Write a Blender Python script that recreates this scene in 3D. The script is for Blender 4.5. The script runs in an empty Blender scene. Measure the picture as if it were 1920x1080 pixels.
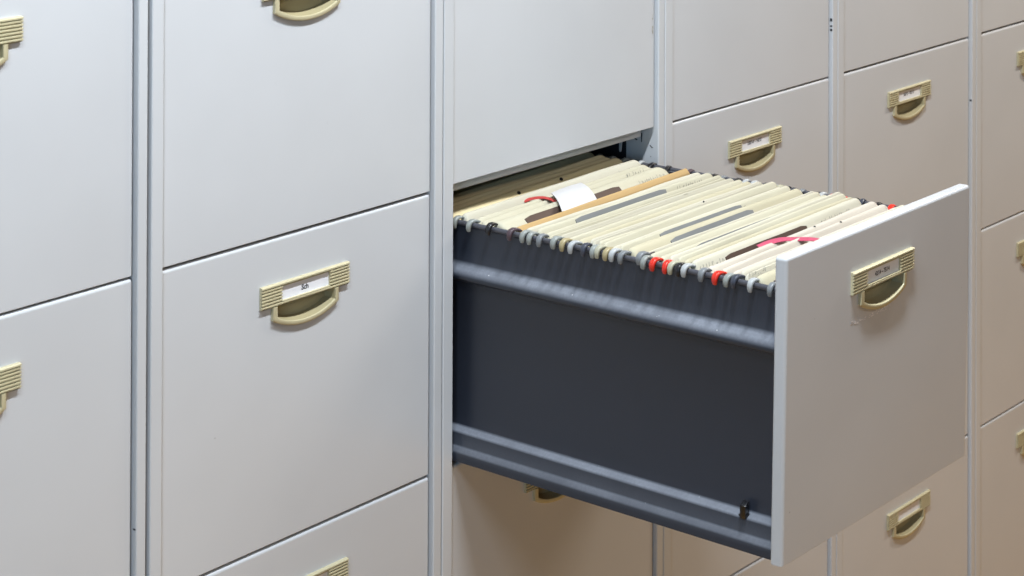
import bpy, bmesh, math, random
from mathutils import Vector, Matrix, noise

random.seed(7)
scene = bpy.context.scene
C = scene.collection
R = math.radians

# ---------------------------------------------------------------- dimensions
P = 0.42            # cabinet pitch
H = 0.3406          # drawer pitch
Z0 = 1.062          # height of the upper edge of the open drawer's row above the floor
XL, XR = 0.0185, 0.4040          # drawer front, left and right edge
JL, JR = 0.0175, 0.4060          # inner edges of the cabinet stiles
REC = 0.0045                     # closed fronts sit this far back
TH = 0.0166                      # drawer front thickness
E = 0.5006                       # how far the open drawer is pulled out
TILT = 0.0174                    # the pulled-out drawer is a touch out of square

# ---------------------------------------------------------------- materials
def new_mat(name):
    m = bpy.data.materials.new(name)
    m.use_nodes = True
    nt = m.node_tree
    b = nt.nodes['Principled BSDF']
    return m, nt, b

def N(nt, kind, **kw):
    n = nt.nodes.new(kind)
    for k, v in kw.items():
        if k in n.inputs: n.inputs[k].default_value = v
        else: setattr(n, k, v)
    return n

def ramp(nt, fac, stops):
    r = nt.nodes.new('ShaderNodeValToRGB')
    els = r.color_ramp.elements
    while len(els) < len(stops): els.new(0.5)
    for e, (p, c) in zip(els, stops):
        e.position = p; e.color = (*c, 1)
    nt.links.new(fac, r.inputs[0])
    return r.outputs[0]

def paint(name, base, rough=0.36, var=0.03, bump=0.02):
    m, nt, b = new_mat(name)
    tc0 = N(nt, 'ShaderNodeTexCoord'); oi = N(nt, 'ShaderNodeObjectInfo')
    sc = N(nt, 'ShaderNodeVectorMath', operation='SCALE'); sc.inputs['Scale'].default_value = 3.7
    nt.links.new(oi.outputs['Location'], sc.inputs[0])
    tc = N(nt, 'ShaderNodeVectorMath', operation='ADD')
    nt.links.new(tc0.outputs['Object'], tc.inputs[0]); nt.links.new(sc.outputs[0], tc.inputs[1])
    n1 = N(nt, 'ShaderNodeTexNoise', Scale=5.0, Detail=4.0)
    nt.links.new(tc.outputs[0], n1.inputs['Vector'])
    lo = tuple(c*(1-var) for c in base); hi = tuple(min(1, c*(1+var)) for c in base)
    col = ramp(nt, n1.outputs[0], [(0.3, lo), (0.7, hi)])
    vo = N(nt, 'ShaderNodeTexVoronoi', Scale=26.0); nt.links.new(tc.outputs[0], vo.inputs['Vector'])
    vc = N(nt, 'ShaderNodeSeparateColor'); nt.links.new(vo.outputs['Color'], vc.inputs[0])
    k1 = N(nt, 'ShaderNodeMath', operation='GREATER_THAN'); k1.inputs[1].default_value = 0.80; nt.links.new(vc.outputs[0], k1.inputs[0])
    k2 = N(nt, 'ShaderNodeMath', operation='LESS_THAN'); k2.inputs[1].default_value = 0.022; nt.links.new(vo.outputs['Distance'], k2.inputs[0])
    k3 = N(nt, 'ShaderNodeMath', operation='MULTIPLY'); nt.links.new(k1.outputs[0], k3.inputs[0]); nt.links.new(k2.outputs[0], k3.inputs[1])
    k4 = N(nt, 'ShaderNodeMath', operation='MULTIPLY'); k4.inputs[1].default_value = 0.55; nt.links.new(k3.outputs[0], k4.inputs[0])
    gm = N(nt, 'ShaderNodeMix', data_type='RGBA'); gm.inputs[7].default_value = (0.20, 0.19, 0.18, 1)
    nt.links.new(k4.outputs[0], gm.inputs[0]); nt.links.new(col, gm.inputs[6]); nt.links.new(gm.outputs[2], b.inputs['Base Color'])
    n2 = N(nt, 'ShaderNodeTexNoise', Scale=7.0, Detail=2.0, Roughness=0.5)
    nt.links.new(tc.outputs[0], n2.inputs['Vector'])
    mr = N(nt, 'ShaderNodeMapRange'); mr.inputs[3].default_value = rough-0.015; mr.inputs[4].default_value = rough+0.025
    nt.links.new(n2.outputs[0], mr.inputs[0]); nt.links.new(mr.outputs[0], b.inputs['Roughness'])
    # orange peel plus the long soft waviness of pressed sheet
    n3 = N(nt, 'ShaderNodeTexNoise', Scale=900.0, Detail=1.0)
    nt.links.new(tc.outputs[0], n3.inputs['Vector'])
    n4 = N(nt, 'ShaderNodeTexNoise', Scale=4.0, Detail=1.0)
    nt.links.new(tc.outputs[0], n4.inputs['Vector'])
    b1 = N(nt, 'ShaderNodeBump', Strength=bump*2, Distance=0.0006)
    nt.links.new(n3.outputs[0], b1.inputs['Height'])
    b2 = N(nt, 'ShaderNodeBump', Strength=0.25, Distance=0.006)
    nt.links.new(n4.outputs[0], b2.inputs['Height']); nt.links.new(b1.outputs[0], b2.inputs['Normal'])
    nt.links.new(b2.outputs[0], b.inputs['Normal'])
    b.inputs['Specular IOR Level'].default_value = 0.5
    return m

def plain(name, base, rough=0.5, var=0.06, scale=60.0, bump=0.1, dist=0.0004, spec=0.5):
    m, nt, b = new_mat(name)
    tc = N(nt, 'ShaderNodeTexCoord')
    n1 = N(nt, 'ShaderNodeTexNoise', Scale=scale, Detail=4.0)
    nt.links.new(tc.outputs['Object'], n1.inputs['Vector'])
    lo = tuple(c*(1-var) for c in base); hi = tuple(min(1, c*(1+var)) for c in base)
    nt.links.new(ramp(nt, n1.outputs[0], [(0.3, lo), (0.7, hi)]), b.inputs['Base Color'])
    bp = N(nt, 'ShaderNodeBump', Strength=bump, Distance=dist)
    nt.links.new(n1.outputs[0], bp.inputs['Height']); nt.links.new(bp.outputs[0], b.inputs['Normal'])
    b.inputs['Roughness'].default_value = rough
    b.inputs['Specular IOR Level'].default_value = spec
    return m

def dusty_lit(name, base, rough=0.33):
    m, nt, b = new_mat(name)
    tc = N(nt, 'ShaderNodeTexCoord'); ge = N(nt, 'ShaderNodeNewGeometry')
    sp = N(nt, 'ShaderNodeSeparateXYZ'); nt.links.new(ge.outputs['Normal'], sp.inputs[0])
    up = N(nt, 'ShaderNodeMapRange'); up.inputs[1].default_value = 0.10; up.inputs[2].default_value = 0.75
    nt.links.new(sp.outputs['Z'], up.inputs[0])
    n1 = N(nt, 'ShaderNodeTexNoise', Scale=260.0, Detail=6.0, Roughness=0.7)
    nt.links.new(tc.outputs['Object'], n1.inputs['Vector'])
    n1b = N(nt, 'ShaderNodeTexNoise', Scale=18.0, Detail=3.0)
    nt.links.new(tc.outputs['Object'], n1b.inputs['Vector'])
    mm = N(nt, 'ShaderNodeMath', operation='MULTIPLY'); nt.links.new(n1.outputs[0], mm.inputs[0]); nt.links.new(n1b.outputs[0], mm.inputs[1])
    dr = N(nt, 'ShaderNodeMapRange'); dr.inputs[1].default_value = 0.10; dr.inputs[2].default_value = 0.45; dr.inputs[3].default_value = 0.42; dr.inputs[4].default_value = 0.70
    nt.links.new(mm.outputs[0], dr.inputs[0])
    dm = N(nt, 'ShaderNodeMath', operation='MULTIPLY'); nt.links.new(up.outputs[0], dm.inputs[0]); nt.links.new(dr.outputs[0], dm.inputs[1])
    mix = N(nt, 'ShaderNodeMix', data_type='RGBA'); mix.inputs[6].default_value = (*base, 1); mix.inputs[7].default_value = (0.33, 0.35, 0.40, 1)  # dust on upward faces, its pale tint also painting in the lamp reflection
    nt.links.new(dm.outputs[0], mix.inputs[0])
    # scattered lint specks
    v = N(nt, 'ShaderNodeTexVoronoi', Scale=110.0); nt.links.new(tc.outputs['Object'], v.inputs['Vector'])
    vs = N(nt, 'ShaderNodeSeparateColor'); nt.links.new(v.outputs['Color'], vs.inputs[0])
    # fewer cells carry a speck on walls, many on faces that look up
    th = N(nt, 'ShaderNodeMapRange'); th.inputs[3].default_value = 0.965; th.inputs[4].default_value = 0.72
    nt.links.new(up.outputs[0], th.inputs[0])
    g1 = N(nt, 'ShaderNodeMath', operation='GREATER_THAN'); nt.links.new(vs.outputs[0], g1.inputs[0]); nt.links.new(th.outputs[0], g1.inputs[1])
    g2 = N(nt, 'ShaderNodeMath', operation='LESS_THAN'); g2.inputs[1].default_value = 0.075; nt.links.new(v.outputs['Distance'], g2.inputs[0])
    g3 = N(nt, 'ShaderNodeMath', operation='MULTIPLY'); nt.links.new(g1.outputs[0], g3.inputs[0]); nt.links.new(g2.outputs[0], g3.inputs[1])
    mix2 = N(nt, 'ShaderNodeMix', data_type='RGBA'); mix2.inputs[7].default_value = (0.6, 0.6, 0.6, 1)
    nt.links.new(g3.outputs[0], mix2.inputs[0]); nt.links.new(mix.outputs[2], mix2.inputs[6])
    nt.links.new(mix2.outputs[2], b.inputs['Base Color'])
    rr = N(nt, 'ShaderNodeMapRange'); rr.inputs[3].default_value = rough; rr.inputs[4].default_value = 0.6
    nt.links.new(dm.outputs[0], rr.inputs[0]); nt.links.new(rr.outputs[0], b.inputs['Roughness'])
    n3 = N(nt, 'ShaderNodeTexNoise', Scale=700.0, Detail=2.0); nt.links.new(tc.outputs['Object'], n3.inputs['Vector'])
    bp = N(nt, 'ShaderNodeBump', Strength=0.12, Distance=0.0006); nt.links.new(n3.outputs[0], bp.inputs['Height'])
    nt.links.new(bp.outputs[0], b.inputs['Normal'])
    return m

M_PAINT = paint('grey_white_paint', (0.588, 0.598, 0.615))
M_FRONT = paint('drawer_front_paint', (0.592, 0.60, 0.617), rough=0.28)
M_DARK = dusty_lit('anthracite_paint', (0.0255, 0.030, 0.043))
M_INNER = plain('interior_dark', (0.02, 0.021, 0.025), rough=0.5)  # darkness of the cabinet interior put into the colour
M_BEIGE = plain('beige_plastic', (0.53, 0.475, 0.305), rough=0.42, var=0.03, scale=40, bump=0.05)
M_CUPSHADE = plain('beige_plastic_cup_shade', (0.36, 0.31, 0.18), rough=0.5, var=0.06, scale=40)  # same beige plastic, recess shade put into a darker colour
M_CARD = plain('white_card', (0.80, 0.80, 0.84), rough=0.7, var=0.02)
M_INK = plain('black_ink', (0.03, 0.03, 0.04), rough=0.6)
M_PENCIL = plain('pencil_grey', (0.16, 0.15, 0.14), rough=0.7)
M_BLACK = plain('black_plastic', (0.012, 0.012, 0.014), rough=0.3)
M_SLOT = plain('slot_black', (0.01, 0.01, 0.012), rough=0.8)
M_CHIP = plain('worn_paint', (0.42, 0.39, 0.33), rough=0.7)
M_SCUFF = plain('scuff_residue', (0.86, 0.82, 0.81), rough=0.8)
M_RED = plain('red_plastic', (0.72, 0.035, 0.02), rough=0.3, var=0.05)
M_RODDARK = plain('folder_rod', (0.09, 0.07, 0.075), rough=0.4)

def manila(name, base):
    m, nt, b = new_mat(name)
    tc = N(nt, 'ShaderNodeTexCoord')
    mp = N(nt, 'ShaderNodeMapping'); mp.inputs['Scale'].default_value = (1.0, 4.0, 4.0)
    nt.links.new(tc.outputs['Object'], mp.inputs[0])
    n1 = N(nt, 'ShaderNodeTexNoise', Scale=14.0, Detail=6.0, Roughness=0.65)
    nt.links.new(mp.outputs[0], n1.inputs['Vector'])
    n2 = N(nt, 'ShaderNodeTexNoise', Scale=900.0, Detail=3.0)
    nt.links.new(tc.outputs['Object'], n2.inputs['Vector'])
    lo = tuple(c*f for c, f in zip(base, (0.93, 0.92, 0.89))); hi = base
    nt.links.new(ramp(nt, n1.outputs[0], [(0.25, lo), (0.6, hi)]), b.inputs['Base Color'])
    bp = N(nt, 'ShaderNodeBump', Strength=0.25, Distance=0.0004)
    nt.links.new(n2.outputs[0], bp.inputs['Height'])
    b2 = N(nt, 'ShaderNodeBump', Strength=0.25, Distance=0.0008)
    nt.links.new(n1.outputs[0], b2.inputs['Height']); nt.links.new(bp.outputs[0], b2.inputs['Normal'])
    nt.links.new(b2.outputs[0], b.inputs['Normal'])
    b.inputs['Roughness'].default_value = 0.75
    b.inputs['Specular IOR Level'].default_value = 0.25
    return m

CREAM = [manila('manila_cream', (0.53, 0.495, 0.38)), manila('manila_pale', (0.565, 0.53, 0.43)),
         manila('manila_yellow', (0.51, 0.465, 0.335)), manila('manila_pink', (0.575, 0.52, 0.445))]
M_ORANGE = manila('orange_card', (0.50, 0.335, 0.155))
M_CREAMSHADE = manila('manila_cream_shade', (0.80, 0.68, 0.42))  # same cream manila, its shaded look put into a tan, lifted colour
M_PAPER = manila('loose_paper', (0.80, 0.77, 0.66))

HOOKCOL = {
    'lightgrey': plain('hook_light_grey', (0.29, 0.305, 0.285), rough=0.35),
    'grey': plain('hook_grey', (0.20, 0.21, 0.22), rough=0.35),
    'white': plain('hook_white', (0.44, 0.45, 0.45), rough=0.35),
    'tan': plain('hook_tan', (0.40, 0.33, 0.18), rough=0.35),
    'cream': plain('hook_cream', (0.44, 0.42, 0.31), rough=0.35),
    'black': plain('hook_black', (0.016, 0.015, 0.017), rough=0.3),
    'slate': plain('hook_slate', (0.05, 0.055, 0.075), rough=0.35),
    'purple': plain('hook_purple_brown', (0.085, 0.055, 0.065), rough=0.4),
    'red': M_RED,
}
M_STRIP = plain('index_strip_grey', (0.20, 0.205, 0.205), rough=0.55, var=0.08, scale=20, spec=0.25)
M_STRIPB = plain('index_strip_brown', (0.085, 0.055, 0.043), rough=0.5, var=0.08, scale=20, spec=0.25)
M_PINK = plain('pink_ribbon', (0.50, 0.075, 0.135), rough=0.55, scale=300)
M_REDRIB = plain('red_ribbon', (0.50, 0.055, 0.05), rough=0.55, scale=300)
M_SLIP = plain('white_slip_paper', (0.60, 0.59, 0.59), rough=0.6, var=0.02)

# ---------------------------------------------------------------- mesh helpers
def box(bm, x0, x1, y0, y1, z0, z1, bev=0.0, segs=2, mi=0):
    r = bmesh.ops.create_cube(bm, size=1.0)
    vs = r['verts']
    for v in vs:
        v.co = Vector((x0+(v.co.x+.5)*(x1-x0), y0+(v.co.y+.5)*(y1-y0), z0+(v.co.z+.5)*(z1-z0)))
    fs = set(f for v in vs for f in v.link_faces)
    for f in fs: f.material_index = mi
    if bev > 0:
        es = list(set(e for v in vs for e in v.link_edges))
        r = bmesh.ops.bevel(bm, geom=es, offset=bev, segments=segs, profile=0.5, affect='EDGES')
        for f in r['faces']: f.material_index = mi
    return vs

def prism(bm, pts, y0, y1, mi=0):
    """closed outline in x,z pulled along y"""
    a = [bm.verts.new((x, y0, z)) for x, z in pts]
    b = [bm.verts.new((x, y1, z)) for x, z in pts]
    n = len(pts); fs = [bm.faces.new(a), bm.faces.new(b[::-1])]
    for i in range(n):
        fs.append(bm.faces.new((a[i], b[i], b[(i+1) % n], a[(i+1) % n])))
    for f in fs: f.material_index = mi

def sheet(bm, rows, mi=0, closed=False):
    """grid of points -> quads"""
    g = [[bm.verts.new(p) for p in r] for r in rows]
    for i in range(len(g)-1):
        n = len(g[i])
        for j in range(n if closed else n-1):
            f = bm.faces.new((g[i][j], g[i][(j+1) % n], g[i+1][(j+1) % n], g[i+1][j]))
            f.material_index = mi
    return g

def finish(bm, name, mats, smooth=True, angle=40, wn=False):
    bmesh.ops.recalc_face_normals(bm, faces=bm.faces[:])
    me = bpy.data.meshes.new(name)
    bm.to_mesh(me); bm.free()
    for m in (mats if isinstance(mats, (list, tuple)) else [mats]): me.materials.append(m)
    if smooth:
        me.polygons.foreach_set('use_smooth', [True]*len(me.polygons))
        me.set_sharp_from_angle(angle=R(angle))
    return me

def link(name, me, parent=None, loc=(0, 0, 0)):
    o = bpy.data.objects.new(name, me)
    C.objects.link(o)
    o.location = loc
    if parent: o.parent = parent
    return o

def obj(name, bm, mats, parent=None, loc=(0, 0, 0), **kw):
    o = link(name, finish(bm, name, mats, **kw), parent, loc)
    return o

def weighted(o):
    m = o.modifiers.new('wn', 'WEIGHTED_NORMAL'); m.keep_sharp = True; m.weight = 80
    return o

def tag(o, label, cat, group=None):
    o['label'] = label; o['category'] = cat
    if group: o['group'] = group
    return o

def text_mesh(txt, size, sx=1.0):
    cu = bpy.data.curves.new('lettering', 'FONT')
    cu.body = txt; cu.size = size; cu.align_x = 'CENTER'; cu.align_y = 'CENTER'
    cu.offset = size*0.03; cu.resolution_u = 3
    o = bpy.data.objects.new('lettering', cu); C.objects.link(o)
    dg = bpy.context.evaluated_depsgraph_get(); dg.update()
    me = bpy.data.meshes.new_from_object(o.evaluated_get(dg))
    bpy.data.objects.remove(o)
    for v in me.vertices:
        v.co = Vector((v.co.x*sx, 0, v.co.y))
    return me

# ---------------------------------------------------------------- pull handle
HX = 0.2103          # handle centre in the cabinet
HZ = -0.0635         # plate centre below the row edge
HW, HH = 0.0628, 0.0125
WX = 0.0345          # label window half width
WZ = 0.0078
YB = -0.0046         # plate stands this proud

def bow_outline(w, leg, sag, z_top, n=20):
    """D outline: two straight legs and a shallow arc below"""
    pts = [(-w, z_top), (-w, z_top-leg)]
    for i in range(1, n):
        t = -1+2*i/n
        pts.append((w*t, z_top-leg-sag*(1-t*t)**0.9))
    pts += [(w, z_top-leg), (w, z_top)]
    return pts

def pull_mesh():
    bm = bmesh.new()
    # ribbed plate: seven ribs, the middle five broken by the window
    def ribs(x0, x1, k0, k1):
        n = 7; pitch = 2*HH/n
        prof = []
        for k in range(k0, k1):
            zt = HH-k*pitch
            if k == 0:
                prof += [(-0.0015, zt), (YB+0.0012, zt), (YB-0.0002, zt-0.0011), (YB-0.0002, zt-pitch*0.74), (YB+0.0021, zt-pitch*0.93)]
            else:
                prof += [(YB+0.0021, zt-pitch*0.02), (YB, zt-pitch*0.20), (YB, zt-pitch*0.60), (YB+0.0021, zt-pitch*0.93)]
        zb = HH-k1*pitch
        prof += [(YB+0.0011, zb), (0.0005, zb), (0.0005, HH-k0*pitch)]
        a = [bm.verts.new((x0, y, z)) for y, z in prof]; b = [bm.verts.new((x1, y, z)) for y, z in prof]
        bm.faces.new(a); bm.faces.new(b[::-1])
        m = len(prof)
        for i in range(m): bm.faces.new((a[i], a[(i+1) % m], b[(i+1) % m], b[i]))
    ribs(-HW, -WX, 0, 7)
    ribs(WX, HW, 0, 7)
    ribs(-WX, WX, 0, 1)
    ribs(-WX, WX, 6, 7)
    # ledges round the window
    box(bm, -WX, WX, YB+0.0006, 0.0005, HH-2*HH/7-0.0009, HH-2*HH/7, mi=0)
    box(bm, -WX, WX, YB+0.0004, 0.0005, -HH+2*HH/7, -HH+2*HH/7+0.0009, mi=0)
    # bow
    zt = -HH-0.0002
    o = bow_outline(0.0470, 0.0150, 0.0135, zt); i_ = bow_outline(0.0412, 0.0120, 0.0112, zt)
    def ring(ya, yb, pts_o, pts_i):
        ao = [bm.verts.new((x, ya[0], z)) for x, z in pts_o]; ai = [bm.verts.new((x, ya[1], z)) for x, z in pts_i]
        bo = [bm.verts.new((x, yb, z)) for x, z in pts_o]; bi = [bm.verts.new((x, yb, z)) for x, z in pts_i]
        for k in range(len(pts_o)-1):
            bm.faces.new((ao[k], ao[k+1], ai[k+1], ai[k])); bm.faces.new((ao[k], bo[k], bo[k+1], ao[k+1]))
            bm.faces.new((ai[k], ai[k+1], bi[k+1], bi[k])); bm.faces.new((bo[k], bi[k], bi[k+1], bo[k+1]))
        for k in (0, -1):
            bm.faces.new((ao[k], ai[k], bi[k], bo[k]))
    ring((-0.0044, -0.0052), 0.0006, o, i_)
    # bevel the outer front rim of the bow
    # cup behind it, sunk into the front
    cup = bow_outline(0.0412, 0.0120, 0.0112, zt)
    cup2 = bow_outline(0.0385, 0.0105, 0.0095, zt)
    a = [bm.verts.new((x, -0.0030, z)) for x, z in cup]; b = [bm.verts.new((x, 0.0105, z)) for x, z in cup2]
    fs = []
    for k in range(len(cup)-1): fs.append(bm.faces.new((a[k], a[k+1], b[k+1], b[k])))
    fs.append(bm.faces.new((a[0], b[0], b[-1], a[-1])))
    fs.append(bm.faces.new(b))
    for f in fs: f.material_index = 1
    bmesh.ops.remove_doubles(bm, verts=bm.verts[:], dist=1e-6)
    es = [e for e in bm.edges if len(e.link_faces) == 2 and e.calc_face_angle(0) > 1.0 and e.verts[0].co.z < -HH-0.001 and e.verts[0].co.y < -0.0040 and e.verts[1].co.y < -0.0040]
    bmesh.ops.bevel(bm, geom=es, offset=0.0011, segments=2, profile=0.5, affect='EDGES')
    me = finish(bm, 'pull_handle', [M_BEIGE, M_CUPSHADE], angle=35)
    return me

PULL = pull_mesh()

def card_mesh(txt=None, size=0.0072, sx=0.82, dx=0.0, dz=0.0, low=0.0):
    bm = bmesh.new()
    box(bm, -WX+0.0002, WX-0.0002, -0.0012, -0.0004, -WZ-0.0008+0.0003, WZ+0.0004-low)
    if txt:
        t = text_mesh(txt, size, sx)
        n0 = len(bm.verts); f0 = len(bm.faces)
        bm.from_mesh(t)
        bm.verts.ensure_lookup_table(); bm.faces.ensure_lookup_table()
        for v in bm.verts[n0:]: v.co += Vector((dx, -0.00135, dz))
        for f in bm.faces[f0:]: f.material_index = 1; f.normal_flip()
        bpy.data.meshes.remove(t)
    me = bpy.data.meshes.new('label_card')
    bm.to_mesh(me); bm.free()
    me.materials.append(M_CARD); me.materials.append(M_INK)
    return me

CARD_BLANK = card_mesh()

# ---------------------------------------------------------------- drawer front with a hole for the cup
def front_mesh():
    bm = bmesh.new()
    box(bm, XL, XR, 0, TH, -H+0.0011, -0.0011, bev=0.0042, segs=5)
    for v in bm.verts:
        if v.co.z < -H+0.0011+0.0060: v.co.z = -H+0.0011+(v.co.z+H-0.0011)*0.30
    me = finish(bm, 'front_blank', M_FRONT, smooth=False)
    a = link('front_blank', me)
    bm = bmesh.new()
    hole = bow_outline(0.0418, 0.0124+0.0042, 0.0116, -HH+0.004)
    hole = [(x+HX, z+HZ) for x, z in hole]
    prism(bm, hole, -0.01, 0.0110)
    c = link('cutter', finish(bm, 'cutter', M_FRONT, smooth=False))
    md = a.modifiers.new('b', 'BOOLEAN'); md.object = c; md.operation = 'DIFFERENCE'; md.solver = 'EXACT'
    dg = bpy.context.evaluated_depsgraph_get(); dg.update()
    out = bpy.data.meshes.new_from_object(a.evaluated_get(dg))
    bpy.data.objects.remove(a); bpy.data.objects.remove(c)
    out.name = 'drawer'
    out.polygons.foreach_set('use_smooth', [True]*len(out.polygons))
    out.set_sharp_from_angle(angle=R(40))
    return out

FRONT = front_mesh()

# ---------------------------------------------------------------- cabinets
def body_mesh(gl, gr, slots=(), chips=()):
    bm = bmesh.new()
    zt, zb = Z0+H+0.030, 0.0
    box(bm, gl, JL, 0, 0.62, 0.04, zt, bev=0.0016, segs=3)
    box(bm, JR, P-gr, 0, 0.62, 0.04, zt, bev=0.0016, segs=3)
    box(bm, JL, JR, 0.0004, 0.60, Z0+H-0.001, zt-0.0006)
    box(bm, JL, JR, 0.60, 0.62, 0.04, Z0+H-0.001)
    box(bm, gl+0.004, P-gr-0.004, 0.03, 0.60, zb, 0.0395)
    for k in range(0, 4):
        z = Z0-k*H
        box(bm, JL, JR-0.006, 0.026, 0.046, z-0.0150, z-0.0010, bev=0.0012)
    for (z, hh) in slots:      # small black catch slots in the right-hand return
        box(bm, JR-0.0003, JR+0.003, 0.0012, 0.0052, Z0+z, Z0+z+hh, mi=1)
    return finish(bm, 'body', [M_PAINT, M_SLOT], angle=40)

LABELS = {
    'A': ('light grey filing cabinet cut off by the left edge, next to a wide dark joint', {}),
    'B': ('light grey filing cabinet with all drawers shut and one card reading Sch', {0: 'Sch'}),
    'C': ('light grey filing cabinet with one drawer pulled out full of hanging folders', {0: '42/14 – 75/14'}),
    'D': ('grey filing cabinet just right of the open one, card with numbers 150/14 – 14/15', {0: '150/14 – 14/15'}),
    'E': ('grey filing cabinet seen behind the tall front of the pulled-out drawer', {0: '16/15 – 42/15'}),
    'F': ('warm grey filing cabinet cut off by the right edge of the photo', {}),
}
COLS = [('A', -2), ('B', -1), ('C', 0), ('D', 1), ('E', 2), ('F', 3)]
GAPS = {'A': (0.0006, 0.0022), 'B': (0.0026, 0.0007), 'C': (0.0007, 0.0006), 'D': (0.0006, 0.0007), 'E': (0.0007, 0.0008), 'F': (0.0008, 0.0006)}
SLOTS = {'A': [(-0.262, .0015)], 'D': [(0.086, .0045), (0.0775, .0025), (0.071, .0035)],
         'C': [(0.19, .002)], 'E': [(-0.11, .003)]}
JIT = {'A': 0.0, 'B': -0.0012, 'C': 0.0, 'D': 0.0006, 'E': 0.0, 'F': 0.0004}
cab = {}
for key, i in COLS:
    r = bpy.data.objects.new('filing_cabinet', None); C.objects.link(r)
    r.location = (i*P, 0, JIT[key])
    r.empty_display_size = 0.1
    tag(r, LABELS[key][0], 'filing cabinet', 'filing cabinets standing in a row')
    cab[key] = r
    weighted(link('body', body_mesh(*GAPS[key], SLOTS.get(key, ())), r))
    for row in range(-1, 3):
        if key == 'C' and row == 0: continue
        jx = random.uniform(-0.0003, 0.0003); jz = random.uniform(-0.0005, 0.0005)
        d = link('drawer', FRONT, r, (jx, REC+random.uniform(-0.0004, 0.0004), Z0-row*H+jz))
        weighted(d)
        link('pull_handle', PULL, d, (HX, 0, HZ))
        txt = LABELS[key][1].get(row)
        if txt == 'Sch': me = card_mesh(txt, 0.0082, 0.9, 0.0, -0.0012)
        elif txt: me = card_mesh(txt, 0.0072, 0.78, -0.001, 0.0010)
        else: me = CARD_BLANK
        link('label_card', me, d, (HX, 0, HZ))

# ---------------------------------------------------------------- the open drawer (part of the third cabinet)
rC = cab['C']
def S(v):
    """cabinet-local point of the drawer as it hangs in its runners; z is measured from the row edge"""
    return Vector((v[0], v[1]-TILT*(v[2]+H/2), v[2]+TILT*(-v[1])))

def shear_bm(bm, origin=(0, 0, 0)):
    o = Vector(origin)
    for v in bm.verts:
        v.co = S(v.co+o)-o

# front panel: same pressing, moved out and leaned like the rest
me = FRONT.copy(); me.name = 'open_drawer_front'
b0 = Vector((0, -E, 0))
xs0, xs1 = XL-0.0004, 0.3990
for v in me.vertices:
    q = v.co.copy(); q.x = xs0+(q.x-XL)/(XR-XL)*(xs1-xs0)
    q.z = -0.0067+(q.z+0.0011)/(H-0.0022)*0.3322
    if 0.10 < v.co.x < 0.30 and v.co.z < -0.03 and v.co.z > -0.15:      # the hole moves with its handle
        q.x += 0.2037-(xs0+(HX-XL)/(XR-XL)*(xs1-xs0)); q.z += -0.0645-(-0.0067+(HZ+0.0011)/(H-0.0022)*0.3322)
    v.co = S(q+b0)
drawer = weighted(link('drawer', me, rC, (0, 0, Z0)))
drawer['label'] = 'drawer pulled out about half a metre, full of hanging folders'
def on_front(me0):
    m = me0.copy()
    for v in m.vertices: v.co = S(v.co+Vector((0.2037, -E, -0.0645)))
    return m
link('pull_handle', on_front(PULL), drawer)
cm = card_mesh('42/14 – 75/14', 0.0070, 0.76, -0.0006, -0.0004)
link('label_card', on_front(cm), drawer)
# dry scuff left under the handle
bm = bmesh.new()
for k in range(46):
    t = random.random()
    x = 0.2010-0.058+0.082*t+random.uniform(-.002, .002); z = -0.109-0.002*math.sin(t*3)+random.gauss(0, 0.0017)*(0.4+t)
    s = random.uniform(0.0005, 0.0017)*(1.7 if t < .15 else 1)
    a = random.uniform(0, 3.1)
    pts = [(x+s*math.cos(a+q)*random.uniform(.6, 1.7), z+s*.5*math.sin(a+q)) for q in (0, 1.2, 2.3, 3.4, 4.6, 5.5)]
    bm.faces.new([bm.verts.new(S((px, -E-0.00025, pz))) for px, pz in pts])
obj('scuff_mark', bm, M_SCUFF, drawer, smooth=False)

# side panels: section in x,z (left side), pulled along y
SEC = [(0.0400, -0.0485), (0.0345, -0.0495), (0.0342, -0.0560), (0.0342, -0.0940), (0.0335, -0.0965), (0.0312, -0.0990), (0.0270, -0.1022),
       (0.0240, -0.1055), (0.0228, -0.1090), (0.0228, -0.1118), (0.0240, -0.1146), (0.0280, -0.1172), (0.0338, -0.1190), (0.0348, -0.1220), (0.0348, -0.2945), (0.0343, -0.2966), (0.0328, -0.2976),
       (0.0282, -0.2998), (0.0266, -0.3012), (0.0260, -0.3030), (0.0260, -0.3165), (0.0250, -0.3185), (0.0215, -0.3225), (0.0207, -0.3250), (0.0207, -0.3350),
       (0.0400, -0.3350)]
def side(mirror):
    bm = bmesh.new()
    ys = [-E+TH+0.0002-0.0+(E+0.12)*k/24 for k in range(25)]
    rows = []
    for y in ys:
        rows.append([((x if not mirror else 0.4175-x), y, z) for x, z in SEC])
    sheet(bm, rows, closed=True)
    bm.faces.new([v for v in bm.verts if abs(v.co.y-ys[0]) < 1e-7][:len(SEC)])
    shear_bm(bm)
    return bm
obj('side_panel', side(False), M_DARK, drawer, angle=50)
obj('side_panel', side(True), M_DARK, drawer, angle=50)
bm = bmesh.new(); box(bm, 0.041, 0.3765, -E+TH+0.0002, 0.12, -0.333, -0.3315); shear_bm(bm)
obj('bottom_pan', bm, M_DARK, drawer, smooth=False)
RX, RZ = 0.0330, -0.0478          # hanging rail centre
def rail(x):
    bm = bmesh.new()
    n = 12
    rows = []
    for y in (-E+TH+0.0003, 0.12):
        rows.append([(x+0.0021*math.cos(2*math.pi*k/n), y, RZ+0.0032*math.sin(2*math.pi*k/n)) for k in range(n)])
    sheet(bm, rows, closed=True); shear_bm(bm)
    return bm
XR2 = 0.4175-RX
M_RAIL = plain('rail_steel', (0.085, 0.085, 0.10), rough=0.28)
obj('hanging_rail', rail(RX), M_RAIL, drawer, angle=60)
obj('hanging_rail', rail(XR2), M_RAIL, drawer, angle=60)
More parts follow.
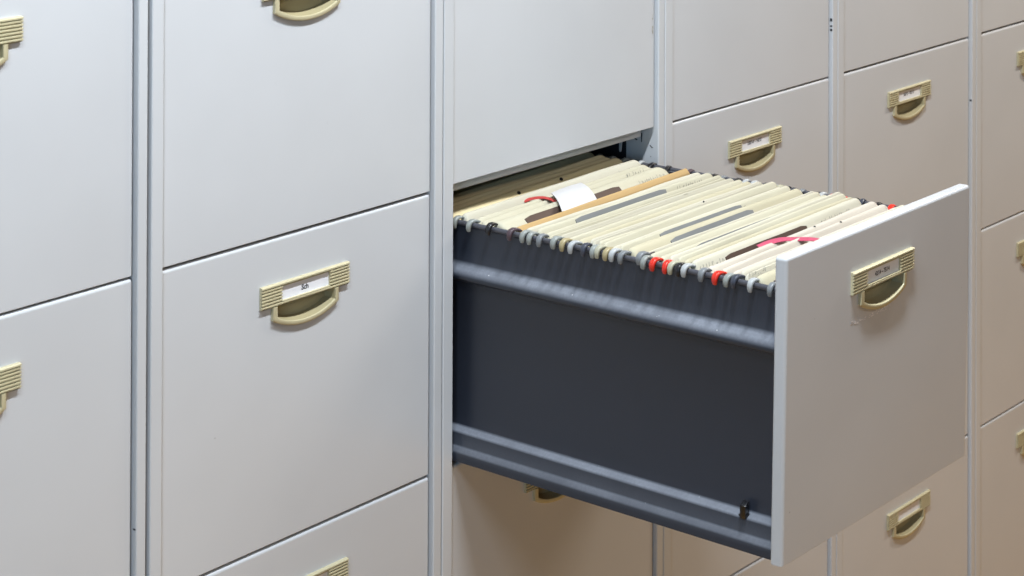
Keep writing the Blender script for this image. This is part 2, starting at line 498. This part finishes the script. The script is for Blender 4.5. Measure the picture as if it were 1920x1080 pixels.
# little black lever standing in a slot of the runner
bm = bmesh.new()
box(bm, -0.0052, 0.0052, -0.0036, 0.0036, -0.0030, 0.0145, bev=0.0010, segs=2)
bmesh.ops.rotate(bm, verts=bm.verts[:], cent=(0, 0, 0), matrix=Matrix.Rotation(R(8), 3, 'X') @ Matrix.Rotation(R(-14), 3, 'Y') @ Matrix.Rotation(R(12), 3, 'Z'))
box(bm, -0.0045, 0.0035, -0.0055, 0.0050, -0.0012, 0.0006)
for v in bm.verts: v.co = S(v.co+Vector((0.0292, -0.4415, -0.2985)))
obj('release_lever', bm, M_BLACK, drawer, angle=40)

# added dark plates: blacken the cabinet interior and block light around the open drawer
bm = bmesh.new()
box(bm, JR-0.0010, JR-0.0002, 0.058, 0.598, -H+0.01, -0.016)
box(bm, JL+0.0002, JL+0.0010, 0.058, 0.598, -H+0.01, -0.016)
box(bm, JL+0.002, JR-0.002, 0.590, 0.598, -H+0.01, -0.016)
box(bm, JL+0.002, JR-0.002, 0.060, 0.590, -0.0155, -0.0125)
obj('dark_liner', bm, M_INNER, rC, (0, 0, Z0), smooth=False)
bm = bmesh.new()
pts = [(0.0605, -0.012), (0.0665, -0.012), (0.0665, -0.0390), (0.0650, -0.0420), (0.0636, -0.0405), (0.0615, -0.0250)]
a = [bm.verts.new((0.4000, y, z)) for y, z in pts]; b = [bm.verts.new((0.4020, y, z)) for y, z in pts]
bm.faces.new(a); bm.faces.new(b[::-1])
for k in range(len(pts)): bm.faces.new((a[k], a[(k+1) % 6], b[(k+1) % 6], b[k]))
obj('stop_tab', bm, M_PAINT, rC, (0, 0, Z0), smooth=False)
# dark catch slots in the return next to the open drawer, and chipped paint
bm = bmesh.new()
def patch(pts):
    bm.faces.new([bm.verts.new(p) for p in pts])
xj = JR-0.0004
patch([(xj, .0290, -.0118), (xj, .0308, -.0112), (xj, .0310, -.0235), (xj, .0294, -.0240)])
patch([(xj, .0365, -.0218), (xj, .0420, -.0200), (xj, .0432, -.0212), (xj, .0400, -.0228)])
patch([(xj, .0088, -.0290), (xj, .0150, -.0255), (xj, .0158, -.0262), (xj, .0118, -.0292)])
patch([(xj, .0122, -.0420), (xj, .0140, -.0410), (xj, .0140, -.0425)])
obj('catch_slot', bm, M_SLOT, rC, (0, 0, Z0), smooth=False)
bm = bmesh.new()
for k in range(9):
    z = 0.125+random.random()*0.032; x = XR-0.0072+random.uniform(-.0012, .0008); s = random.uniform(.0005, .0017)
    bm.faces.new([bm.verts.new((x+s*.5*math.cos(q)*random.uniform(.7, 1.3), REC-0.0008, z+s*math.sin(q)*random.uniform(.8, 1.8))) for q in (0, 1, 2, 3, 4, 5)])
obj('paint_chip', bm, M_CHIP, rC, (0, 0, Z0), smooth=False)

# ---------------------------------------------------------------- hanging folders
XA, XB = 0.0400, 0.3860
def hook_mesh(origin, side_, yc, yaw, mat, dz=0.0, w=0.0072):
    """cashew shaped plastic hook lying over the rail"""
    path = [(0.0125, 0.0000), (0.0085, 0.0034), (0.0040, 0.0050), (-0.0003, 0.0052), (-0.0036, 0.0036), (-0.0052, 0.0008), (-0.0056, -0.0030), (-0.0050, -0.0066)]
    th = [0.0010, 0.0015, 0.0019, 0.0023, 0.0025, 0.0026, 0.0024, 0.0014]
    hw = [0.42, 0.47, 0.50, 0.52, 0.52, 0.50, 0.46, 0.34]
    bm = bmesh.new(); rows = []
    n = 10
    for k, (px, pz) in enumerate(path):
        a = Vector(path[max(k-1, 0)]); b = Vector(path[min(k+1, len(path)-1)])
        d = (b-a).normalized(); nx, nz = -d.y, d.x
        row = []
        for j in range(n):
            q = 2*math.pi*j/n
            c, s = math.cos(q), math.sin(q)
            cy = math.copysign(abs(c)**0.6, c)*w*hw[k]; cn = math.copysign(abs(s)**0.7, s)*th[k]
            x = px+nx*cn; z = pz+nz*cn
            y = cy+yaw*px
            x = (RX+x) if side_ == 0 else (XR2-x)
            row.append(S((x, yc+y, RZ+z+dz))-origin)
        rows.append(row)
    g = sheet(bm, rows, closed=True)
    bm.faces.new(g[0]); bm.faces.new(g[-1])
    return finish(bm, 'hook', mat, angle=60)

def folder(spec):
    yb, yf = spec['y']                 # back and front limit at the near end
    w = yb-yf
    sk = spec.get('skew', 0.0)
    z0 = spec.get('z', -0.0405)
    style = spec.get('style', 'bulge')
    rnd = random.Random(spec['seed'])
    seed = spec['seed']*7.31
    rise = spec.get('rise', rnd.uniform(0.0000, 0.0038))
    xa, xb = XA+rnd.uniform(-.001, .002), XB-0.006-rnd.uniform(0, .006)
    nx = 44
    # section: list of (fraction of width from the back, drop)
    dr = spec.get('drop', 0.48*w+0.0010)
    if style == 'bulge':
        sec = [(0.0, 0.16), (0.0, 0.012), (0.01, 0.0030), (0.04, 0.0008), (0.09, 0.0), (0.18, 0.02*dr), (0.27, 0.08*dr), (0.34, 0.22*dr), (0.42, 0.48*dr), (0.54, 0.86*dr), (0.61, dr+0.0006), (0.65, dr+0.004), (0.67, dr+0.012), (0.67, 0.16)]
    elif style == 'pair':
        sec = [(0.0, 0.16), (0.0, 0.010), (0.01, 0.0028), (0.04, 0.0006), (0.08, 0.0), (0.15, 0.05*dr), (0.23, 0.34*dr), (0.28, 0.62*dr), (0.30, 0.70*dr+0.0028), (0.32, 0.72*dr+0.0058), (0.36, 0.72*dr+0.0058), (0.37, 0.34*dr+0.0012),
               (0.40, 0.22*dr), (0.47, 0.24*dr), (0.56, 0.66*dr), (0.63, dr+0.0004), (0.66, dr+0.0020), (0.68, dr+0.006), (0.69, dr+0.013), (0.69, 0.16)]
    else:  # a few separate sheets standing in the fold
        sec = [(0.0, 0.16), (0.0, 0.010), (0.02, 0.0012), (0.07, 0.0), (0.13, 0.0006), (0.16, 0.0055), (0.24, 0.006), (0.26, 0.35*dr), (0.30, 0.28*dr), (0.38, 0.5*dr), (0.40, 0.6*dr+0.005), (0.44, 0.6*dr+0.0055), (0.46, 0.5*dr),
               (0.56, 0.85*dr), (0.62, dr+0.001), (0.65, dr+0.006), (0.67, dr+0.014), (0.67, 0.16)]
    base = Vector(S(((xa+xb)/2, (yb+yf)/2, -0.19)))
    amp = min(0.0022, 0.13*w)
    def at(u, k):
        f, d = sec[k]
        x = xa+(xb-xa)*u
        wv = noise.noise(Vector((u*2.6, seed, k*0.11)))*amp + noise.noise(Vector((u*9.0, seed+3, k*0.23)))*amp*0.25
        wl = 1.0+0.22*noise.noise(Vector((u*2.0, seed+9, 0.0)))
        y = yb-f*w*min(1.06, wl)+sk*u+(wv if 0 < k < len(sec)-1 else 0)
        z = z0-d+noise.noise(Vector((u*3.1, seed+17, k*0.07)))*0.0011+rise*u
        for e, r in ((u*(xb-xa), spec.get('r0', 0.006)), ((1-u)*(xb-xa), spec.get('r1', 0.014))):
            if e < r:
                t = 1-e/r
                z -= r*0.75*(1-math.sqrt(max(0.0, 1-t*t)))
        return Vector((x, y, z))
    us = [0, .004, .010, .018, .030]+[0.05+0.9*k/(nx-1) for k in range(nx)]+[.965, .975, .984, .991, .996, 1.0]
    bm = bmesh.new()
    rows = [[S(at(u, k))-base for k in range(len(sec))] for u in us]
    g = sheet(bm, rows)
    bm.faces.new(g[0]); bm.faces.new(g[-1])
    # punched holes through the upper fold
    hr = spec.get('hole_r', 0.0018)
    for (u, k) in spec.get('holes', ()):
        c = (at(u, k)+at(u, k+1))/2; t = (at(u, k+1)-at(u, k)); t.normalize()
        ux = Vector((1, 0, 0)); nn = ux.cross(t)
        if nn.z < 0: nn = -nn
        vs = [bm.verts.new(S(c+nn*0.0006+ux*hr*math.cos(q*math.pi/5)+t*hr*0.8*math.sin(q*math.pi/5))-base) for q in range(10)]
        f = bm.faces.new(vs); f.material_index = 1
    bmesh.ops.recalc_face_normals(bm, faces=bm.faces[:])
    me = bpy.data.meshes.new('hanging_folder'); bm.to_mesh(me); bm.free()
    me.materials.append(spec['mat']); me.materials.append(M_SLOT)
    me.polygons.foreach_set('use_smooth', [True]*len(me.polygons))
    me.set_sharp_from_angle(angle=R(55))
    o = link('hanging_folder', me, None, base+Vector((0, 0, Z0)))
    def surf(u, ff):
        """point on the upper side at a fraction of the width from the back"""
        for k in range(1, len(sec)-2):
            if sec[k][0] <= ff <= sec[k+1][0] and sec[k+1][0] > sec[k][0]:
                t = (ff-sec[k][0])/(sec[k+1][0]-sec[k][0])
                return at(u, k).lerp(at(u, k+1), t)
        return at(u, len(sec)-3)
    # hooks at both ends
    for sd, col in ((0, spec['hook']), (1, spec.get('hook_far', spec['hook']))):
        if col is None: continue
        yc = yb-0.003 + (sk if sd else 0) + spec.get('hy', 0)
        link('hook', hook_mesh(base, sd, yc, rnd.uniform(-.25, .1), HOOKCOL[col], rnd.uniform(-.0004, .0008)+(spec.get('hz', 0) if sd == 0 else -0.0026), spec.get('hw', 0.0072)*rnd.uniform(.92, 1.1)), o)
    # dark rod end showing beside the hook
    if spec.get('rod', False):
        for sd in (0, 1):
            bm = bmesh.new()
            x0, x1 = (RX+0.004, RX+0.022) if sd == 0 else (XR2-0.020, XR2-0.004)
            box(bm, x0, x1, yb-0.004+(sk if sd else 0), yb-0.0005+(sk if sd else 0), z0-0.010, z0-0.0006, bev=0.0006)
            for v in bm.verts: v.co = S(v.co)-base
            obj('rod', bm, M_RODDARK, o)
    for (x0, x1, f0, f1, mat) in spec.get('strips', ()):
        u0, u1 = (x0-xa)/(xb-xa), (x1-xa)/(xb-xa)
        bm = bmesh.new()
        top, bot = [], []
        n = 16
        for q in range(n+1):
            u = u0+(u1-u0)*q/n
            e = min(q, n-q)/n
            a, b = surf(u, f0), surf(u, f1)
            if q in (0, n): a, b = a.lerp(b, .18), b.lerp(a, .18)
            mid = (b-a).normalized(); nn = Vector((1, 0, 0)).cross(mid)
            if nn.z < 0: nn = -nn
            top.append([a+nn*0.0012, a.lerp(b, .5)+nn*0.0014, b+nn*0.0010]); bot.append([a+nn*0.0001, a.lerp(b, .5)+nn*.0001, b])
        g = [[p for p in t]+[p for p in reversed(bt)] for t, bt in zip(top, bot)]
        gg = sheet(bm, [[S(p)-base for p in r] for r in g], closed=True)
        bm.faces.new(gg[0]); bm.faces.new(gg[-1])
        obj('index_strip', bm, mat, o, angle=50)
    # pencilled reference near the end of the fold
    for (x0, x1, f0) in spec.get('scrib', ()):
            bm = bmesh.new()
            x = x0
            while x < x1:
                wd = rnd.uniform(.003, .0055); hgt = rnd.uniform(.5, 1.0)
                pts = []
                for q in range(5):
                    t = q/4
                    pts.append((x+wd*t*.8, f0+0.13*hgt*math.sin(t*6.3*rnd.uniform(.5, 1.2)+rnd.random()*2)))
                if rnd.random() < .35: pts = [(x+wd*.5, f0-0.12), (x+wd*.15, f0+0.12)]
                for p, q in zip(pts[:-1], pts[1:]):
                    ps = []
                    for (px, pf) in (p, q):
                        u = min(.985, max(.01, (px-xa)/(xb-xa)))
                        ps.append(surf(u, max(.06, min(.60, pf*0.68))))
                    t = ps[1]-ps[0]
                    if t.length < 1e-6: continue
                    nn = Vector((0, -0.35, 1)).normalized(); s = t.cross(nn).normalized()*0.00022
                    up = nn*0.0007
                    bm.faces.new([bm.verts.new(S(v+up)-base) for v in (ps[0]-s, ps[1]-s, ps[1]+s, ps[0]+s)])
                x += wd*rnd.uniform(.9, 1.5)
            if len(bm.faces): obj('handwriting', bm, M_PENCIL, o, smooth=False)
            else: bm.free()
    tag(o, spec['label'], 'hanging folder', 'hanging folders in the open drawer')
    return o, surf, base

HY = [0.0107, -0.0142, -0.046, -0.0817, -0.1011, -0.1142, -0.1298, -0.1538, -0.1675, -0.1814, -0.2003, -0.2144, -0.223, -0.235, -0.2448, -0.2586, -0.2859, -0.2914,
      -0.3057, -0.3234, -0.3327, -0.3421, -0.3521, -0.3762, -0.3966, -0.4123, -0.4227, -0.4448, -0.4717]
HC = ['lightgrey', 'lightgrey', 'black', 'purple', 'lightgrey', 'lightgrey', 'grey', 'lightgrey', 'tan', 'white', 'slate', 'lightgrey', 'cream', 'tan', 'white', 'grey',
      'grey', 'lightgrey', 'red', 'red', 'cream', 'black', 'white', 'grey', 'red', 'lightgrey', 'slate', 'white', 'grey']
FAR = ['white', 'black', 'black', 'purple', 'lightgrey', 'black', 'grey', 'black', 'white', 'white', 'black', 'lightgrey', 'cream', 'black', 'slate', 'grey',
       'black', 'white', 'red', 'red', 'cream', 'black', 'slate', 'black', 'red', 'black', 'black', 'grey', 'grey']
LAB = [
    'cream folder half inside the cabinet, its pale grey hook touching the cabinet stile',
    'wide cream folder under the left part of the white slip and its red ribbon',
    'cream folder with a black hook and a brown index strip beside the white slip',
    'thin orange card folder with purple-brown ends, the only orange one in the drawer',
    'cream folder directly in front of the orange card folder, pale grey hook',
    'cream folder second in front of the orange one, with a long grey index strip',
    'cream folder with a medium grey hook, third in front of the orange one',
    'broad cream folder with a pale grey hook just behind the tan-hooked one',
    'cream folder on a yellowish tan hook just behind the one on a bright white hook',
    'cream folder hanging on the bright white hook next to a dark slate hook',
    'cream folder with a dark slate blue hook among pale hooks in mid drawer',
    'narrow cream folder with a greenish grey hook pressed against a cream hook',
    'very narrow cream folder with a cream hook, just in front of a greenish grey one',
    'narrow cream folder with a tan hook, the more forward of the two tan-hooked ones',
    'cream folder with a whitish hook close in front of the tan-hooked one, grey strip behind',
    'broad cream folder with a grey index strip lying on its slope, mid drawer',
    'very thin cream folder whose grey hook sits higher than the rest',
    'cream folder with a pale hook just behind the rearmost red hook',
    'cream folder on the rearmost of the three red hooks, grey index strip on top',
    'cream folder on the middle red hook of the three',
    'narrow cream folder with a cream hook between a red hook and a black hook',
    'narrow cream folder with a black hook just in front of a cream hook',
    'broad cream folder with a whitish hook carrying the long dark brown strip',
    'pinkish cream folder with a grey hook under the pink ribbon, its edge torn',
    'pinkish cream folder on the foremost of the three red hooks',
    'cream folder with a pale hook just in front of the foremost red hook',
    'cream folder with a dark slate hook third from the drawer front',
    'cream folder with a whitish hook, second from the drawer front',
    'cream folder right behind the drawer front, its grey hook half hidden by it',
]
assert len(HY) == len(HC) == len(FAR) == len(LAB)
extra = {
    0: dict(style='bulge', skew=0.004, r1=0.012, scrib=[(.325, .350, .75)], mat=CREAM[1]),
    1: dict(style='pair', skew=0.008, r1=0.020, holes=[(.58, 5)], scrib=[(.315, .352, .8)], mat=CREAM[0], drop=0.0085),
    2: dict(style='bulge', skew=0.012, r1=0.022, strips=[(.080, .262, .38, .62, M_STRIPB)], scrib=[(.300, .352, .8)], mat=CREAM[0], drop=0.0085),
    3: dict(style='bulge', skew=0.010, mat=M_ORANGE, r0=0.002, r1=0.002, z=-0.0425, drop=0.0045),
    5: dict(style='bulge', strips=[(.105, .278, .28, .58, M_STRIP)], scrib=[(.30, .35, .7)]),
    4: dict(scrib=[(.31, .352, .75)]),
    7: dict(style='sheets', strips=[(.24, .29, .58, .72, M_STRIP)]),
    10: dict(holes=[(.63, 5)]),
    13: dict(style='bulge', scrib=[(.045, .065, .7)]),
    14: dict(style='bulge', strips=[(.110, .268, .32, .58, M_STRIP)]),
    15: dict(style='bulge', strips=[(.105, .268, .34, .58, M_STRIP)], scrib=[(.30, .35, .8), (.045, .07, .75)], holes=[(.66, 3)]),
    16: dict(hz=0.0035, rod=True),
    18: dict(style='bulge', strips=[(.100, .293, .28, .58, M_STRIP)], scrib=[(.305, .335, .7)]),
    19: dict(style='bulge'),
    21: dict(scrib=[(.048, .075, .7)]),
    22: dict(style='bulge', strips=[(.092, .250, .40, .63, M_STRIPB)], scrib=[(.28, .34, .8), (.045, .085, .75)]),
    23: dict(mat=CREAM[3], style='bulge', holes=[(.60, 5)], rod=True),
    24: dict(mat=CREAM[3], style='bulge', holes=[(.69, 5)]),
    25: dict(mat=CREAM[3]),
    26: dict(mat=CREAM[1], scrib=[(.045, .075, .7)]),
    28: dict(rod=True),
}
SURF = {}
for i, y in enumerate(HY):
    yn = HY[i+1] if i+1 < len(HY) else -E+TH+0.0005-0.003
    sp = dict(seed=i+3, y=(y+0.003, yn+0.0030), hook=HC[i], hook_far=FAR[i], label=LAB[i],
              mat=CREAM[[0, 1, 0, 2, 1, 0][i % 6]], style=['bulge', 'pair', 'bulge', 'bulge', 'pair'][(i*3+1) % 5], z=-0.0405+random.uniform(-.0024, .0020), r1=random.uniform(.007, .012))
    if sp['y'][0]-sp['y'][1] < 0.011: sp['style'] = 'bulge'
    if i == 3: sp['y'] = (y+0.002, y-0.0105)
    if i == 4: sp['y'] = (-0.0945, yn+0.0030); sp['hy'] = -0.0066
    sp.update(extra.get(i, {}))
    SURF[i] = folder(sp)
# folders still inside the cabinet, in its shade
BACK = [(0.034, 0.0135, 'shade-toned cream folder just inside the cabinet with two punched holes in its fold'),
        (0.058, 0.0355, 'second shade-toned cream folder inside the cabinet, in shade behind the punched one'),
        (0.082, 0.0600, 'third shade-toned cream folder inside the cabinet, deeper in the shade'),
        (0.110, 0.0840, 'rearmost visible shade-toned cream folder, almost hidden under the drawer above')]
for k, (yb, yf, lab) in enumerate(BACK):
    sp = dict(seed=60+k, y=(yb, yf), hook='black', hook_far='lightgrey', label=lab, mat=M_CREAMSHADE, style=['bulge', 'pair', 'bulge', 'pair'][k], skew=0.012, z=-0.0395+0.0008*k,
              r1=0.020, drop=0.0085)
    if k == 0: sp['holes'] = [(.355, 7), (.60, 7)]; sp['hole_r'] = 0.0032
    folder(sp)

# ---------------------------------------------------------------- loose slip and ribbons lying on the folders
bm = bmesh.new()
rows = []
for q in range(13):
    t = q/12
    y = -0.0170-0.0620*t
    z = -0.0372-0.0075*t**3 + 0.0022*math.sin(math.pi*t)
    row = []
    for s in range(9):
        u = s/8
        x0 = 0.1700-0.045*t; x1 = 0.2310-0.042*t
        row.append((x0+(x1-x0)*u, y-0.002*u+0.006*u*(1-t), z+0.0012*math.sin(u*3)))
    rows.append(row)
bottom = [[(x, y+0.0003, z-0.0006) for x, y, z in r] for r in rows]
base = Vector(S((0.178, -0.048, -0.040)))
for g in (rows, bottom): sheet(bm, [[S(p)-base for p in r] for r in g])
n = len(rows)
for k in range(n-1):
    for j in (0, 8):
        bm.faces.new([bm.verts.new(S(p)-base) for p in (rows[k][j], rows[k+1][j], bottom[k+1][j], bottom[k][j])])
for j in range(8):
    for k in (0, n-1):
        bm.faces.new([bm.verts.new(S(p)-base) for p in (rows[k][j], rows[k][j+1], bottom[k][j+1], bottom[k][j])])
bmesh.ops.remove_doubles(bm, verts=bm.verts[:], dist=1e-6)
o = obj('paper_slip', bm, M_SLIP, None, base+Vector((0, 0, Z0)), angle=50)
tag(o, 'white paper slip curled over the cream folders near the cabinet', 'paper slip')

def ribbon(name, pts, wvec, mat, label):
    base = S(pts[0])
    bm = bmesh.new(); rows = []
    P_ = [Vector(p) for p in pts]
    fine = []
    for k in range(len(P_)-1):
        p0, p1, p2, p3 = P_[max(k-1, 0)], P_[k], P_[k+1], P_[min(k+2, len(P_)-1)]
        for q in range(6):
            t = q/6
            fine.append(0.5*((2*p1)+(p2-p0)*t+(2*p0-5*p1+4*p2-p3)*t*t+(3*p1-p0-3*p2+p3)*t**3))
    fine.append(P_[-1])
    for k, p in enumerate(fine):
        t = k/(len(fine)-1)
        w = Vector(wvec[0]).lerp(Vector(wvec[1]), t)
        rows.append([S(p-w)-base, S(p)-base+Vector((0, 0, .0003)), S(p+w)-base])
    low = [[v-Vector((0, 0, .0005)) for v in r] for r in rows]
    loop = [r+l[::-1] for r, l in zip(rows, low)]
    g = sheet(bm, loop, closed=True); bm.faces.new(g[0]); bm.faces.new(g[-1])
    o = obj(name, bm, mat, None, base+Vector((0, 0, Z0)), angle=60)
    tag(o, label, 'ribbon')
ribbon('ribbon', [(0.1440, 0.0050, -0.0450), (0.1500, -0.0010, -0.0425), (0.1570, -0.0110, -0.0408), (0.1600, -0.0220, -0.0412), (0.1590, -0.0370, -0.0430)],
       [(0.0030, 0.0040, 0.0006), (0.0050, 0.0030, -0.0004)], M_REDRIB, 'short red ribbon loop at the left end of the white slip')
ribbon('ribbon', [(0.142, -0.3700, -0.0440), (0.158, -0.3745, -0.0412), (0.173, -0.3830, -0.0398), (0.183, -0.3940, -0.0402), (0.1935, -0.4080, -0.0405), (0.202, -0.4190, -0.0425), (0.208, -0.4270, -0.0440)],
       [(0.0015, 0.0042, 0.0012), (0.0050, 0.0040, 0.0002)], M_PINK, 'pink ribbon lying across the pinkish folders near the drawer front')

# ---------------------------------------------------------------- floor
bm = bmesh.new()
vs = [bm.verts.new(p) for p in ((-4, -4.5, 0), (6, -4.5, 0), (6, 1.2, 0), (-4, 1.2, 0))]
bm.faces.new(vs)
fm = plain('brown_vinyl_floor', (0.50, 0.255, 0.035), rough=0.5, var=0.15, scale=8)
fl = obj('floor', bm, fm, smooth=False)
fl['kind'] = 'structure'

# ---------------------------------------------------------------- light
def area(name, loc, target, sx, sy, power, col):
    l = bpy.data.lights.new(name, 'AREA'); l.shape = 'RECTANGLE'; l.size = sx; l.size_y = sy
    l.energy = power; l.color = col
    o = bpy.data.objects.new(name, l); C.objects.link(o)
    o.location = loc
    d = Vector(target)-Vector(loc)
    o.rotation_euler = d.to_track_quat('-Z', 'Y').to_euler()
    return o
# fluorescent row on the ceiling parallel to the cabinets
area('ceiling_tube_lamp', (-0.20, -0.72, Z0+1.50), (-0.20, -0.68, 0), 0.60, 0.10, 42, (0.87, 0.94, 1.0))
area('ceiling_tube_lamp', (-1.25, -0.72, Z0+1.50), (-1.25, -0.68, 0), 0.60, 0.10, 20, (0.83, 0.92, 1.0))
area('ceiling_tube_lamp', (2.05, -0.70, Z0+1.50), (2.05, -0.66, 0), 1.2, 0.10, 33, (1.0, 0.905, 0.77))
# second row further back in the room
area('ceiling_tube_lamp', (0.9, -2.7, Z0+1.55), (0.9, -1.6, 0.4), 3.0, 0.20, 15, (1.0, 0.90, 0.82))
# cool daylight from a window to the left
area('window_daylight_lamp', (-3.1, -2.1, Z0+0.55), (-0.2, 0.0, Z0+0.0), 1.4, 1.4, 28, (0.40, 0.69, 1.0))

w = bpy.data.worlds.new('World'); scene.world = w; w.use_nodes = True
bg = w.node_tree.nodes['Background']
bg.inputs[0].default_value = (1.0, 0.84, 0.68, 1); bg.inputs[1].default_value = 0.035

# ---------------------------------------------------------------- camera
cam_d = bpy.data.cameras.new('camera'); cam = bpy.data.objects.new('camera', cam_d); C.objects.link(cam)
cp = (-1.6953611803, -1.7560118710, 0.6328484676+Z0)
yaw, pitch, roll = 0.9363576839, 0.0072108236, 0.0028826216
F = Vector((math.sin(yaw)*math.cos(pitch), math.cos(yaw)*math.cos(pitch), math.sin(pitch)))
Rt = Vector((math.cos(yaw), -math.sin(yaw), 0)); U = Rt.cross(F)
cr, sr = math.cos(roll), math.sin(roll)
Rr = Rt*cr+U*sr; Ur = U*cr-Rt*sr
m = Matrix(((Rr.x, Ur.x, -F.x), (Rr.y, Ur.y, -F.y), (Rr.z, Ur.z, -F.z))).to_4x4()
m.translation = cp
cam.matrix_world = m
cam_d.sensor_fit = 'HORIZONTAL'; cam_d.sensor_width = 36.0
cam_d.lens = 3710.51/1920*36
cam_d.shift_x = (960-1466.661)/1920
cam_d.shift_y = (-647.243-540)/1920*1.0*1.0
cam_d.clip_start = 0.05; cam_d.clip_end = 60
cam_d.dof.use_dof = True
cam_d.dof.focus_distance = (Vector((0.2, -0.28, Z0-0.06))-Vector(cp)).dot(F)
cam_d.dof.aperture_fstop = 13.0
scene.camera = cam

scene.render.engine = 'CYCLES'
scene.view_settings.view_transform = 'Standard'
scene.view_settings.look = 'None'
scene.view_settings.exposure = 0
scene.render.resolution_x = 1024; scene.render.resolution_y = 576
